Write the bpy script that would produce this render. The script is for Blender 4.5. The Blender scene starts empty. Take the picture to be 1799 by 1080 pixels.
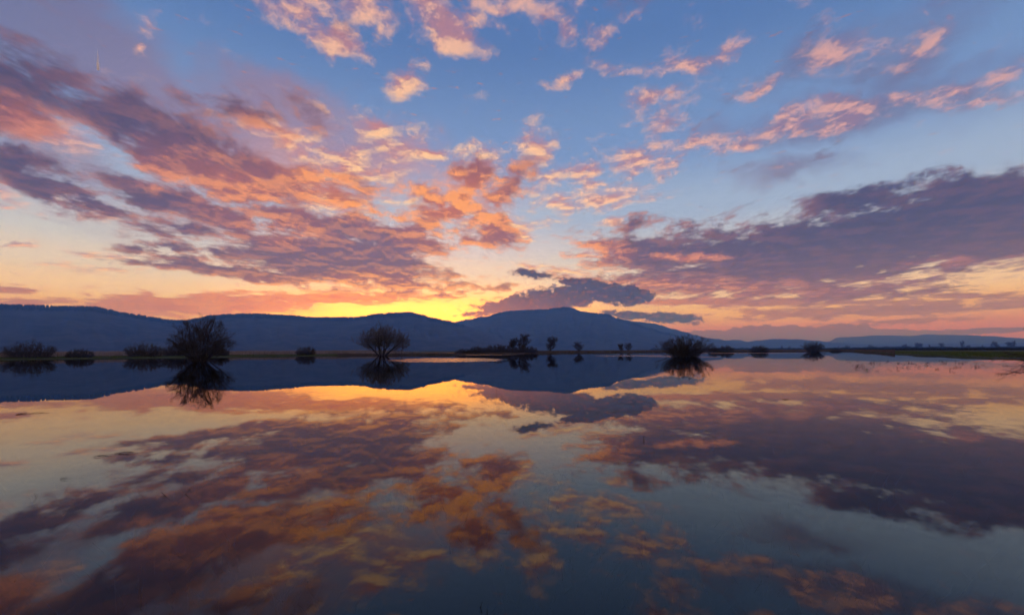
import bpy, bmesh, math, random
from mathutils import Vector, Matrix, noise as mnoise

scene = bpy.context.scene
COL = scene.collection
R = math.radians

# ------------------------------------------------------------------ camera
cam_data = bpy.data.cameras.new('camera')
cam = bpy.data.objects.new('camera', cam_data)
COL.objects.link(cam)
scene.camera = cam
cam_data.lens = 16.0
cam_data.sensor_width = 36.0
cam_data.shift_y = 0.020
cam_data.clip_start = 0.1
cam_data.clip_end = 120000.0
EYE = 1.5
cam.matrix_world = (Matrix.Translation((0, 0, EYE)) @ Matrix.Rotation(R(90 + 2.8), 4, 'X')
                    @ Matrix.Rotation(R(-0.273), 4, 'Z'))

# ------------------------------------------------------------------ view, sampling
scene.view_settings.view_transform = 'Standard'
scene.view_settings.look = 'None'
scene.view_settings.exposure = 0.04
scene.view_settings.gamma = 1.0
scene.view_settings.use_curve_mapping = False
cy = scene.cycles
cy.use_denoising = True
cy.use_adaptive_sampling = True
cy.adaptive_threshold = 0.03
cy.adaptive_min_samples = 6
cy.max_bounces = 6
cy.diffuse_bounces = 2
cy.glossy_bounces = 3
cy.transmission_bounces = 3
cy.volume_bounces = 2
cy.transparent_max_bounces = 8
cy.caustics_reflective = False
cy.caustics_refractive = False

SUN_AZ, SUN_EL = -11.0, 1.4          # degrees; the sun has gone behind the forested ridge


def lin(r, g, b):
    f = lambda c: (c / 255.0 / 12.92) if c <= 10 else ((c / 255.0 + 0.055) / 1.055) ** 2.4
    return (f(r), f(g), f(b), 1.0)


class Nodes:
    """small helper round a node tree; sockets in, sockets out"""
    def __init__(self, tree):
        self.t = tree

    def put(self, sock, v):
        if isinstance(v, bpy.types.NodeSocket):
            self.t.links.new(v, sock)
        elif v is not None:
            if sock.type == 'VECTOR' and isinstance(v, (int, float)):
                v = (v, v, v)
            sock.default_value = v

    def math(self, op, a, b=None, c=None, clamp=False):
        n = self.t.nodes.new('ShaderNodeMath'); n.operation = op; n.use_clamp = clamp
        for s, v in zip(n.inputs, (a, b, c)):
            self.put(s, v)
        return n.outputs[0]

    def vec(self, op, a, b=None, scale=None):
        n = self.t.nodes.new('ShaderNodeVectorMath'); n.operation = op
        self.put(n.inputs[0], a)
        if b is not None: self.put(n.inputs[1], b)
        if scale is not None: self.put(n.inputs['Scale'], scale)
        return n.outputs['Value'] if op in ('LENGTH', 'DOT_PRODUCT', 'DISTANCE') else n.outputs[0]

    def fma(self, a, b, c):
        n = self.t.nodes.new('ShaderNodeVectorMath'); n.operation = 'MULTIPLY_ADD'
        for s, v in zip(n.inputs, (a, b, c)): self.put(s, v)
        return n.outputs[0]

    def xyz(self, v):
        n = self.t.nodes.new('ShaderNodeSeparateXYZ'); self.put(n.inputs[0], v); return n.outputs

    def comb(self, x, y, z=0.0):
        n = self.t.nodes.new('ShaderNodeCombineXYZ')
        for s, v in zip(n.inputs, (x, y, z)): self.put(s, v)
        return n.outputs[0]

    def mapping(self, v, loc=(0, 0, 0), rot=0.0, sc=(1, 1, 1), kind='POINT'):
        n = self.t.nodes.new('ShaderNodeMapping'); n.vector_type = kind
        self.put(n.inputs[0], v); n.inputs[1].default_value = loc
        n.inputs[2].default_value = (0, 0, rot); n.inputs[3].default_value = sc
        return n.outputs[0]

    def noise(self, v, scale, detail=4.0, rough=0.55, dist=0.0, color=False, dims='3D'):
        n = self.t.nodes.new('ShaderNodeTexNoise'); n.noise_dimensions = dims
        self.put(n.inputs['Vector'], v)
        n.inputs['Scale'].default_value = scale; n.inputs['Detail'].default_value = detail
        n.inputs['Roughness'].default_value = rough; n.inputs['Distortion'].default_value = dist
        return n.outputs['Color'] if color else n.outputs[0]

    def ramp(self, fac, stops, mode='EASE'):
        n = self.t.nodes.new('ShaderNodeValToRGB'); self.put(n.inputs[0], fac)
        e = n.color_ramp.elements; n.color_ramp.interpolation = mode
        while len(e) < len(stops): e.new(0.5)
        for el, (p, c) in zip(e, sorted(stops)): el.position = p; el.color = c
        return n.outputs[0]

    def mix(self, fac, a, b, mode='MIX'):
        n = self.t.nodes.new('ShaderNodeMix'); n.data_type = 'RGBA'; n.blend_type = mode
        self.put(n.inputs[0], fac); self.put(n.inputs[6], a); self.put(n.inputs[7], b)
        return n.outputs[2]

    def smooth(self, v, lo, hi, a=0.0, b=1.0):
        n = self.t.nodes.new('ShaderNodeMapRange'); n.interpolation_type = 'SMOOTHSTEP'
        self.put(n.inputs[0], v)
        for i, x in enumerate((lo, hi, a, b)): self.put(n.inputs[1 + i], x)
        return n.outputs[0]

    def lerp(self, v, lo, hi, a=0.0, b=1.0):
        n = self.t.nodes.new('ShaderNodeMapRange'); n.clamp = True
        self.put(n.inputs[0], v)
        for i, x in enumerate((lo, hi, a, b)): self.put(n.inputs[1 + i], x)
        return n.outputs[0]


# ------------------------------------------------------------------ sky
# Cloud fields over the whole sky: centre azimuth and elevation, half length, half breadth, turn (degrees), strength.
MID_CLOUDS = [
    (-48.37, 20.06, 4.07, 2.75, -10.5, 1.1), (-46.08, 23.11, 5.02, 1.9, -18.7, 0.75), (-41.16, 21.47, 4.38, 2.66, -10.1, 1.2),
    (-36.41, 20.06, 6.82, 2.77, -14.7, 1.15), (-30.23, 18.18, 7.36, 2.99, -14.6, 1.1), (-39.04, 15.59, 4.1, 1.3, -8, 1.3),
    (-32.29, 14.72, 5.61, 1.78, -9.7, 1.2), (-26.78, 14.68, 5.69, 1.87, -8.3, 1.1), (-36.21, 12.53, 5.17, 1.14, -2.3, 1),
    (-38.45, 10.42, 3.56, 0.66, 2.7, 0.95), (-33.23, 10.84, 2.53, 0.59, 1.9, 0.8), (-47.88, 15.7, 3.24, 1.13, -3.8, 1),
    (-44.86, 14.08, 3.97, 1, -11.6, 0.85), (-23.27, 19.1, 6.62, 1.98, -6.8, 0.75), (-31.47, 24.49, 4.69, 1.52, -1.3, 0.7),
    (-24.33, 26.47, 3.5, 1.27, -8.6, 0.55), (-16.79, 13.67, 7.87, 2.67, -6.4, 1.35), (-21.28, 10.74, 10.56, 2.37, -3.6, 1.7),
    (-31.36, 8.64, 7.88, 0.85, -2.1, 1.6), (-16.74, 8.78, 9.84, 1.49, -0.8, 1.35), (-12.69, 7.26, 10.19, 0.69, 1.3, 0.85),
    (-2.82, 7.38, 4.3, 0.5, 0.1, 0.7), (-1.34, 19.57, 4.28, 1.47, 25.7, 0.9), (-4.82, 21.78, 2.84, 1.95, 28.1, 1.2),
    (-10.67, 18.19, 2.49, 1.86, -11.2, 1.1), (-7.69, 16.46, 4.23, 1.62, -11.4, 1.1), (-2.44, 14.38, 4.04, 1.72, -3.5, 1.3),
    (-10.99, 12.96, 4.16, 2.05, -3.7, 0.8), (42.37, 10.92, 13.33, 3.45, -0.3, 2), (32.31, 10.43, 12.98, 2.97, -4.1, 1.8),
    (17.58, 11.47, 8.22, 2.39, -8.8, 1.3), (26.19, 7.91, 15.01, 2.04, -3.8, 1.4), (39.14, 14.34, 6.19, 1.81, -6.4, 1.05),
    (47.21, 12.67, 4.67, 1.83, 9.4, 1.3), (15.64, 14.47, 3.33, 1.07, 5.8, 0.7), (36.12, 5.92, 8.5, 0.81, -2.1, 1.1),
    (30.8, 13.01, 5.85, 1.56, 1.2, 1), (23.95, 13.21, 5.44, 1.27, -1.7, 0.8),
]
LOW_BANDS = [
    (-33.59, 4.93, 10.03, 1.07, 4, 1.4), (-22.46, 6.07, 12.8, 0.66, 2.1, 1.15), (-47.66, 4.12, 2.95, 0.48, 4.1, 0.9),
    (-47.7, 5.32, 1.96, 0.34, 1, 0.8), (28.39, 5.17, 14.98, 0.5, -2.9, 1), (38.77, 3.75, 13.3, 0.61, -0.6, 1.2), (45.51, 4.59, 4.27, 0.35, -5, 0.9),
    (39.59, 2.54, 4.7, 0.28, 1.4, 0.7), (32.09, 3.44, 3.09, 0.3, -2.5, 0.6),
]
VEILS = [
    (-46.56, 26.39, 10.02, 4.07, -8.4, 1.1), (-56.08, 18.25, 7.85, 4.53, 7.8, 1), (-41.92, 25.5, 9.98, 3.97, -14.3, 1.1),
    (-27.01, 25.97, 10.21, 2.78, -2.3, 1.1), (-18.22, 23.34, 10.87, 4.28, -7.4, 0.8), (-31.4, 21.8, 14.37, 4.58, -10.1, 1),
    (-7.12, 19.78, 9.95, 3.89, 2, 0.5), (-46.22, 17.1, 6.19, 2.9, -8.4, 0.9), (42.15, 25.58, 5.94, 3.02, 29.2, 0.8),
    (37.65, 22.91, 12.29, 1.76, 0.1, 0.9), (31.52, 18.73, 4.75, 1.25, -2.3, 0.8), (35.45, 27.77, 5.15, 2.03, 3.4, 0.8),
    (46.56, 21.7, 4.43, 1.84, -0.2, 0.7), (-35.77, 13.72, 12.34, 3.42, -7.8, 0.6),
]
UNDERLIT = [
    (-47.32, 18.85, 3.63, 1.4, -3.3, 1.3), (-37.29, 17.83, 5.36, 1.11, -16.4, 1.2), (-30.76, 17.4, 7.82, 1.79, -15.1, 1.2),
    (-23.27, 18.79, 7.76, 2.75, -11.1, 1.4), (-26.95, 22.94, 4.49, 1.4, -7.8, 1.3), (-27.92, 14.24, 6.69, 1.61, -8.4, 0.7),
    (-7.12, 18.14, 9.17, 5.31, -7.5, 1.7), (-18.04, 7.57, 16.59, 1.35, -0.1, 0.9), (21.42, 10.86, 3.51, 0.46, -4.4, 1.6),
    (26.74, 6.92, 14.86, 1.02, -3.5, 0.8), (10.1, 12.21, 4.2, 1.51, -2.4, 1.4), (45.27, 7.63, 4.32, 0.5, -2.3, 0.6),
    (16.19, 7.83, 7.94, 0.96, -2.5, 1), (-48.12, 13.07, 1.93, 0.66, -6.7, 1),
]
LIT_PUFFS = [
    (-25.74, 35.39, 4.32, 1.16, -1.4, 1), (-21.38, 33.49, 2.74, 1.11, -17.8, 1.35), (-18.41, 36.5, 4.21, 1.46, -1.9, 0.9),
    (-16.01, 34.86, 1.04, 1.46, -7.5, 0.8), (-10.41, 36.69, 6.19, 2.02, -24, 1.35), (-7.51, 34.5, 3.82, 1.48, -7.5, 1.25),
    (-4.58, 36.45, 3.23, 1.01, -8.3, 1), (-1.25, 38.08, 4.08, 0.95, 0.4, 1), (4.31, 37.8, 4.04, 1.25, -7.5, 1.1),
    (7.44, 35.97, 1.46, 1.09, -3.7, 0.8), (12.04, 35.23, 1.49, 0.84, 8.6, 0.75), (14.29, 32.15, 3.07, 0.94, -6.7, 0.75),
    (6.06, 31.34, 2.16, 0.61, 4.7, 0.75), (14.74, 36.39, 1.72, 0.51, 7, 0.6), (22.27, 31.36, 3.2, 1.27, 1.8, 1.15),
    (26.01, 32.01, 2.52, 0.87, 2.5, 1.05), (18.6, 27.89, 3.04, 1.12, -3.9, 1), (19.85, 25.56, 3.08, 1.51, 0.6, 0.9),
    (15.46, 22.47, 4.84, 1.36, 1.5, 1), (19.42, 21.11, 2.58, 0.74, 0.5, 0.8), (11.59, 18.5, 5.81, 1.31, 3.7, 1), (8.81, 21.44, 3.83, 1.53, 1.2, 1),
    (3.43, 23.68, 2.45, 2.77, -18.7, 0.8), (4.85, 20.59, 4.33, 1.42, -1.8, 0.85), (7.34, 18.4, 4.27, 0.92, 2.2, 0.8),
    (12.59, 15.6, 2.04, 0.61, 16, 0.7), (3, 16.19, 2.89, 0.81, -1.1, 0.6), (-13.89, 29.87, 2.61, 1.45, 29.4, 0.95),
    (-17.6, 26.35, 2.6, 1.24, -20.5, 0.8), (-15.55, 24.23, 4.23, 1.9, -20.2, 0.9), (-20.16, 21.61, 5.3, 2.11, -10.4, 0.9),
    (-23.25, 17.57, 6.02, 1.88, -7.5, 0.9), (-27.53, 23.11, 4.72, 1.51, -7.5, 1), (-11.76, 25.46, 1.54, 1.7, -32.4, 0.7),
    (-21.52, 26.66, 1.88, 0.57, -0.1, 0.6), (-47.32, 18.62, 3.96, 1.59, -3.6, 1), (-48.28, 13.04, 2.23, 0.61, -8.2, 0.8),
    (-47.99, 9.18, 1.18, 0.28, 6.6, 1.2), (-43.39, 9.3, 1.38, 0.36, 2.9, 0.85), (-41.21, 9.55, 1.39, 0.37, 2.6, 0.9),
    (-42.56, 7.58, 3.34, 0.42, 1.1, 0.85), (-46.52, 5.29, 2.06, 0.3, 5.1, 0.6), (-43.12, 13.2, 2.29, 0.62, -8.4, 0.6),
    (-3.87, 22.76, 2.84, 1.81, 27.5, 1), (-9.25, 16.07, 4.89, 1.62, -11.2, 1), (0.1, 15.21, 3.62, 1.78, -4.1, 0.9),
    (-10.2, 23.56, 2.56, 0.98, 12.2, 0.9), (-5.54, 24.15, 1.59, 0.87, 1.8, 0.7), (2.6, 10.33, 3.17, 0.7, -0.7, 0.9),
    (8.66, 9.91, 4.23, 0.7, -1.7, 0.85), (10.81, 12.73, 2.8, 0.82, -7.5, 0.95), (-9.94, 12.31, 3.51, 0.82, 1.8, 0.5),
    (23.44, 22.05, 2.78, 0.96, 2.7, 1.2), (28.04, 22.46, 3.15, 0.89, 13.6, 1.1), (32.21, 23.44, 2.5, 0.9, 9.7, 1.05),
    (36.73, 23.32, 3.69, 1.27, -7.1, 1.3), (41.71, 23.01, 2.01, 0.7, -11.5, 1), (45.86, 22.18, 3.32, 0.92, -0.4, 0.95),
    (47.37, 20.41, 2.51, 0.5, -4.6, 0.85), (35.7, 27.94, 3.63, 1.41, 3.1, 1), (42.41, 26.93, 2.25, 0.99, 24.8, 0.7),
    (29.33, 27.02, 2.42, 0.61, 10.2, 0.85), (42.72, 29.14, 0.6, 0.4, -21.7, 0.7), (44.98, 28.76, 0.57, 0.39, -1.4, 0.6),
    (-39.05, 29.91, 0.92, 1.14, -31.9, 0.6), (-39.86, 27.59, 0.61, 0.23, 8.7, 0.6),
]
MOUNTAIN_CLOUDS = [
    (3.64, 5.92, 7.83, 1.21, 6.3, 1.5), (-1.03, 5.31, 4.02, 0.57, 13.7, 1.2), (7.92, 6.91, 4.23, 1.2, 2.8, 1.5), (11.56, 7.1, 2.76, 1.19, -1.7, 1.5),
    (14.49, 6.66, 2.56, 1.17, -2, 1.5), (16.55, 6.31, 0.93, 0.75, -2.1, 1), (3.65, 6.77, 3.58, 0.85, 7.2, 1.1), (9, 8.37, 2.96, 0.63, -7.5, 1.2),
    (2.59, 9.48, 2.88, 0.56, -6.6, 1), (14.78, 4.23, 3.36, 0.55, -4.5, 1.1), (18.08, 3.94, 3.24, 0.61, -4.7, 1.2),
    (21.13, 3.45, 1.62, 0.53, -1.6, 1.2), (-4.83, 4.74, 2.57, 0.29, 6.1, 0.9),
]
FAR_BANK = [
    (24.56, 1.52, 4.15, 0.65, -1, 1.2), (28.29, 1.58, 3.89, 0.95, -1.2, 1.3), (32.03, 1.38, 3.6, 0.91, -1.2, 1.3),
    (35.74, 1.42, 3.31, 0.99, -1.4, 1.4), (39.54, 1.1, 3.84, 0.66, -1.3, 1.3), (42.79, 1.13, 2.32, 0.53, -1.4, 1.2), (45.39, 1.47, 3.19, 0.23, 1, 1),
]


def build_sky():
    world = bpy.data.worlds.new('World')
    scene.world = world
    world.use_nodes = True
    t = world.node_tree
    k = Nodes(t)
    bg = t.nodes['Background']
    sky = t.nodes.new('ShaderNodeTexSky')
    sky.sky_type = 'NISHITA'
    sky.sun_disc = False
    sky.sun_elevation = R(SUN_EL)
    sky.sun_rotation = R(SUN_AZ)
    sky.air_density = 1.2
    sky.dust_density = 2.0
    sky.ozone_density = 2.0

    d = t.nodes.new('ShaderNodeTexCoord').outputs['Generated']
    x, y, z = k.xyz(d)
    el = k.math('MULTIPLY', k.math('ARCSINE', k.math('MAXIMUM', z, 0.0)), 57.29578)
    az = k.math('MULTIPLY', k.math('ARCTAN2', x, y), 57.29578)
    ae = k.comb(az, el)
    sdir = (math.sin(R(SUN_AZ)) * math.cos(R(2.5)), math.cos(R(SUN_AZ)) * math.cos(R(2.5)), math.sin(R(2.5)))
    sang = k.math('MULTIPLY', k.math('ARCCOSINE', k.vec('DOT_PRODUCT', d, sdir)), 57.29578)
    near = k.smooth(sang, 4.0, 52.0, 1.0, 0.0)          # closeness to the sun

    # clear air: physical sky plus the tall dusk glow
    e01 = k.math('DIVIDE', el, 45.0)
    sunward = k.ramp(e01, [(0.0, lin(255, 176, 50)), (0.08, lin(255, 196, 66)), (0.125, lin(254, 205, 110)), (0.17, lin(247, 210, 172)), (0.22, lin(232, 208, 198)),
                           (0.29, lin(210, 204, 218)), (0.37, lin(176, 190, 216)), (0.53, lin(124, 151, 203)), (0.80, lin(84, 119, 178)), (1.0, lin(66, 102, 164))])
    across = k.ramp(e01, [(0.0, lin(196, 118, 100)), (0.05, lin(216, 140, 92)), (0.09, lin(232, 172, 112)), (0.14, lin(230, 196, 170)), (0.19, lin(214, 198, 196)),
                          (0.26, lin(190, 196, 210)), (0.36, lin(152, 175, 211)), (0.53, lin(113, 146, 200)), (0.80, lin(82, 118, 178)), (1.0, lin(66, 102, 164))])
    behind = k.ramp(e01, [(0.0, lin(96, 104, 134)), (0.12, lin(150, 128, 146)), (0.3, lin(122, 140, 180)), (0.6, lin(78, 112, 168)), (1.0, lin(54, 92, 158))])
    glow = k.mix(k.smooth(sang, 3.0, 30.0, 1.0, 0.0), across, sunward)
    glow = k.mix(k.smooth(sang, 60.0, 150.0), glow, behind)
    nish = k.vec('SCALE', sky.outputs[0], scale=0.13)
    base = k.mix(0.12, k.vec('SCALE', glow, scale=1.12), nish)
    low_glow = k.math('MULTIPLY', k.smooth(sang, 2.0, 27.0, 1.0, 0.0), k.smooth(el, 9.0, 3.2))
    base = k.vec('ADD', base, k.vec('SCALE', lin(255, 150, 22)[:3], scale=k.math('MULTIPLY', low_glow, 2.0)))

    # cloud deck coordinates: the direction carried to a layer of constant height
    zz = k.math('ADD', k.math('MAXIMUM', z, 0.0), 0.07)
    P = k.comb(k.math('DIVIDE', x, zz), k.math('DIVIDE', y, zz))
    Pm = k.mapping(P, rot=R(-4), sc=(1.0, 0.72, 1.0))
    f_mid = k.noise(Pm, 4.0, 10, 0.66, 0.12)
    f_mid_s = k.noise(k.vec('ADD', Pm, (-0.02, 0.07, 0)), 4.0, 7, 0.66, 0.12)
    Pw = k.mapping(P, loc=(7.3, 2.1, 0), rot=R(6), sc=(1.0, 0.9, 1.0))
    f_puf = k.noise(Pw, 7.0, 9, 0.67, 0.15)
    f_puf_s = k.noise(k.vec('ADD', Pw, (-0.01, 0.045, 0)), 7.0, 6, 0.67, 0.15)
    f_low = k.noise(k.comb(k.math('MULTIPLY', az, 0.7), el), 1.15, 8, 0.64, 0.1)
    f_low_s = k.noise(k.comb(k.math('ADD', k.math('MULTIPLY', az, 0.7), -0.2), k.math('ADD', el, 0.3)), 1.15, 4, 0.6, 0.1)

    # uneven outlines: the fields are looked up through a wandering offset
    lift = k.lerp(el, 0.0, 14.0, 0.16, 1.0)
    w1 = k.vec('SUBTRACT', k.noise(d, 9.0, 5, 0.6, color=True), (0.5, 0.5, 0.5))
    w1x, w1y, _ = k.xyz(w1)
    aew = k.vec('ADD', ae, k.comb(k.math('MULTIPLY', k.math('MULTIPLY', w1x, 9.0), k.math('ADD', k.math('MULTIPLY', lift, 0.6), 0.4)), k.math('MULTIPLY', k.math('MULTIPLY', w1y, 7.0), lift)))
    ael = k.vec('ADD', ae, k.comb(k.math('MULTIPLY', w1x, 2.2), k.math('MULTIPLY', w1y, 1.0)))

    def field(blobs, at):
        acc = None
        for a, e, ra, rb, rot, w in blobs:
            src = at if acc is None else k.fma(acc, 1e-9, at)      # keeps the evaluation in sequence
            v = k.mapping(src, loc=(a, e, 0), rot=R(rot), sc=(ra * 1.45, rb * 1.5, 1), kind='TEXTURE')
            c = k.math('MULTIPLY_ADD', k.vec('LENGTH', v), -w, w)
            acc = c if acc is None else k.math('MAXIMUM', acc, c)
        return k.math('MAXIMUM', acc, -0.25)

    # beyond the mapped part of the sky the same broken cloud goes on
    away = k.math('MAXIMUM', k.smooth(k.math('ABSOLUTE', az), 47.5, 57.0), k.smooth(el, 38.0, 48.0))
    loose = k.math('MULTIPLY', k.math('SUBTRACT', k.noise(P, 0.55, 3, 0.5), 0.42), 2.2)
    cov_mid = k.math('MAXIMUM', field(MID_CLOUDS, aew), k.math('SUBTRACT', loose, k.lerp(away, 0, 1, 3.0, 0.0)))
    cov_puf = k.math('MAXIMUM', field(LIT_PUFFS, aew), k.math('SUBTRACT', k.math('SUBTRACT', 0.35, loose), k.lerp(away, 0, 1, 3.0, 0.0)))
    cov_veil = field(VEILS, aew)
    warm = k.math('MAXIMUM', field(UNDERLIT, aew), 0.0)
    cov_band = field(LOW_BANDS, ael)
    cov_low = field(MOUNTAIN_CLOUDS, ael)
    cov_bank = field(FAR_BANK, ael)

    def density(cov, f, gain, lo, hi):
        return k.smooth(k.math('MULTIPLY_ADD', k.math('SUBTRACT', f, 0.5), gain, cov), lo, hi)

    lowness = k.smooth(el, 2.5, 12.5, 1.0, 0.0)

    # smooth veils
    dv = density(cov_veil, f_mid, 1.3, -0.05, 0.8)
    veil_c = k.mix(near, lin(104, 98, 136), lin(200, 146, 150))
    out = k.mix(k.math('MULTIPLY', dv, 0.62), base, k.mix(k.math('MULTIPLY', warm, 0.6, clamp=True), veil_c, lin(240, 158, 120)))

    # thin sun-lit puffs
    dp = density(cov_puf, f_puf, 3.1, -0.02, 1.15)
    lp = k.lerp(k.math('SUBTRACT', f_puf, f_puf_s), -0.06, 0.07)
    lit_p = k.mix(near, lin(242, 184, 168), lin(255, 212, 150))
    lit_p = k.mix(k.math('MULTIPLY', lowness, near), lit_p, lin(255, 196, 104))
    shade_p = k.mix(near, lin(140, 122, 156), lin(216, 134, 116))
    col_p = k.mix(k.math('MULTIPLY', lp, k.lerp(near, 0.0, 0.7, 0.62, 1.0)), shade_p, lit_p)
    out = k.mix(k.math('MULTIPLY', dp, 0.95), out, col_p)

    # far bank over the plain
    db = density(cov_bank, f_low, 1.3, 0.22, 0.36)
    out = k.mix(k.math('MULTIPLY', db, 0.95), out, k.mix(k.lerp(el, 0.5, 3.2), lin(104, 86, 108), lin(158, 104, 104)))

    # low bands
    f_band = k.noise(k.comb(k.math('MULTIPLY', az, 0.2), el), 1.7, 8, 0.64, 0.2)
    dd = density(cov_band, f_band, 3.0, 0.06, 0.62)
    band_c = k.mix(near, lin(150, 100, 106), lin(214, 112, 66))
    lb = k.lerp(f_band, 0.42, 0.7)
    out = k.mix(k.math('MULTIPLY', dd, 0.92), out, k.mix(k.math('MULTIPLY', lb, k.lerp(near, 0.3, 1, 0.15, 0.8)), band_c, lin(255, 176, 72)))

    # thick mid-level clouds
    dm = density(cov_mid, f_mid, 3.3, 0.02, 0.70)
    lm = k.lerp(k.math('SUBTRACT', f_mid, f_mid_s), -0.03, 0.09)
    thick = k.smooth(k.math('MULTIPLY_ADD', k.math('SUBTRACT', f_mid, 0.5), 1.8, cov_mid), 0.15, 0.85)
    shade_hi = k.mix(near, lin(68, 66, 100), lin(114, 88, 114))
    shade_lo = k.mix(near, lin(122, 84, 96), lin(128, 72, 70))
    shade_m = k.mix(lowness, shade_hi, shade_lo)
    shade_m = k.mix(k.math('MULTIPLY', warm, 0.55, clamp=True), shade_m, k.mix(near, lin(170, 104, 100), lin(204, 112, 78)))
    lit_m = k.mix(near, lin(190, 124, 120), lin(255, 168, 84))
    lit_m = k.mix(k.math('MULTIPLY', lowness, near), lit_m, lin(255, 180, 70))
    amount = k.math('MULTIPLY', lm, k.lerp(thick, 0.0, 1.0, 1.0, 0.35))
    amount = k.math('MULTIPLY', amount, k.lerp(near, 0.0, 1.0, 0.25, 0.8))
    amount = k.math('ADD', amount, k.math('MULTIPLY', k.math('MULTIPLY', lm, warm), 0.7), clamp=True)
    col_m = k.mix(amount, shade_m, lit_m)
    col_m = k.mix(k.math('MULTIPLY', k.math('SUBTRACT', 1.0, thick), k.lerp(near, 0, 1, 0.05, 0.35)), col_m, lit_m)
    out = k.mix(k.math('MULTIPLY', dm, 0.96), out, col_m)

    # cumulus resting on the mountain
    dl = density(cov_low, f_low, 2.1, 0.10, 0.62)
    ll = k.lerp(k.math('SUBTRACT', f_low, f_low_s), 0.0, 0.16)
    rim = k.smooth(dl, 0.98, 0.3)
    col_l = k.mix(k.math('MAXIMUM', k.math('MULTIPLY', ll, 0.16), k.math('MULTIPLY', rim, 0.42)), k.mix(k.smooth(f_low_s, 0.36, 0.62), lin(34, 36, 62), lin(66, 64, 94)), lin(236, 146, 100))
    out = k.mix(k.math('MULTIPLY', dl, 0.97), out, col_l)

    # the air near the sun glows in front of the clouds too
    out = k.vec('ADD', out, k.vec('SCALE', lin(255, 132, 26)[:3], scale=k.math('MULTIPLY', low_glow, 0.42)))
    # light that reaches the low air from beyond it
    out = k.vec('MULTIPLY', out, k.ramp(e01, [(0.0, (0.61, 1.0, 0.64, 1)), (0.07, (0.65, 0.96, 0.72, 1)), (0.13, (0.63, 0.74, 0.74, 1)), (0.27, (0.57, 0.58, 0.62, 1)), (0.6, (0.52, 0.52, 0.53, 1))], 'LINEAR'))
    out = k.vec('SCALE', out, scale=2.0)

    # nothing below the horizon but dim reflected light
    out = k.mix(k.smooth(z, -0.02, 0.0), lin(60, 56, 66), out)
    t.links.new(k.vec('SCALE', out, scale=SKY_GAIN), bg.inputs[0])
    bg.inputs[1].default_value = 0.1
    world.cycles.sampling_method = 'MANUAL'
    world.cycles.sample_map_resolution = 512


SKY_GAIN = 10.0
build_sky()

# ------------------------------------------------------------------ sun
sun_data = bpy.data.lights.new('sun', 'SUN')
sun_data.energy = 2.2
sun_data.angle = R(0.6)
sun_data.color = (1.0, 0.62, 0.32)
sun = bpy.data.objects.new('sun', sun_data)
COL.objects.link(sun)
v = Vector((math.sin(R(SUN_AZ)) * math.cos(R(SUN_EL)), math.cos(R(SUN_AZ)) * math.cos(R(SUN_EL)), math.sin(R(SUN_EL))))
sun.rotation_euler = v.to_track_quat('Z', 'Y').to_euler()


# ------------------------------------------------------------------ helpers for objects and materials
def link(o):
    COL.objects.link(o)
    return o


def tag(o, label=None, cat=None, group=None, kind=None):
    if label: o['label'] = label
    if cat: o['category'] = cat
    if group: o['group'] = group
    if kind: o['kind'] = kind
    return o


def mesh_obj(name, verts, faces, mat, parent=None, smooth=False):
    me = bpy.data.meshes.new(name)
    me.from_pydata(verts, [], faces)
    me.materials.append(mat)
    if smooth:
        me.polygons.foreach_set('use_smooth', [True] * len(me.polygons))
    me.update()
    o = link(bpy.data.objects.new(name, me))
    if parent is not None:
        o.parent = parent
    return o


def empty(name, loc):
    o = link(bpy.data.objects.new(name, None))
    o.location = loc
    o.empty_display_size = 0.3
    return o


def pol(az, r, z=0.0):
    return (r * math.sin(R(az)), r * math.cos(R(az)), z)


def table(tab, x):
    if x <= tab[0][0]: return tab[0][1]
    for (a, p), (b, q) in zip(tab, tab[1:]):
        if x <= b:
            f = (x - a) / (b - a)
            f = f * f * (3 - 2 * f)
            return p + (q - p) * f
    return tab[-1][1]


def material(name, c1, c2, scale=1.0, rough=0.9, detail=6.0, c3=None, bump=0.0):
    m = bpy.data.materials.new(name)
    m.use_nodes = True
    k = Nodes(m.node_tree)
    b = m.node_tree.nodes['Principled BSDF']
    pos = m.node_tree.nodes.new('ShaderNodeNewGeometry').outputs['Position']
    f = k.noise(pos, scale, detail, 0.62)
    stops = [(0.34, (*c1, 1)), (0.66, (*c2, 1))]
    if c3: stops.append((0.5, (*c3, 1)))
    k.put(b.inputs['Base Color'], k.ramp(f, stops, 'LINEAR'))
    b.inputs['Roughness'].default_value = rough
    b.inputs['Specular IOR Level'].default_value = 0.15
    if bump:
        n = m.node_tree.nodes.new('ShaderNodeBump')
        n.inputs['Strength'].default_value = bump
        k.put(n.inputs['Height'], f)
        k.put(b.inputs['Normal'], n.outputs[0])
    return m


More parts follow.
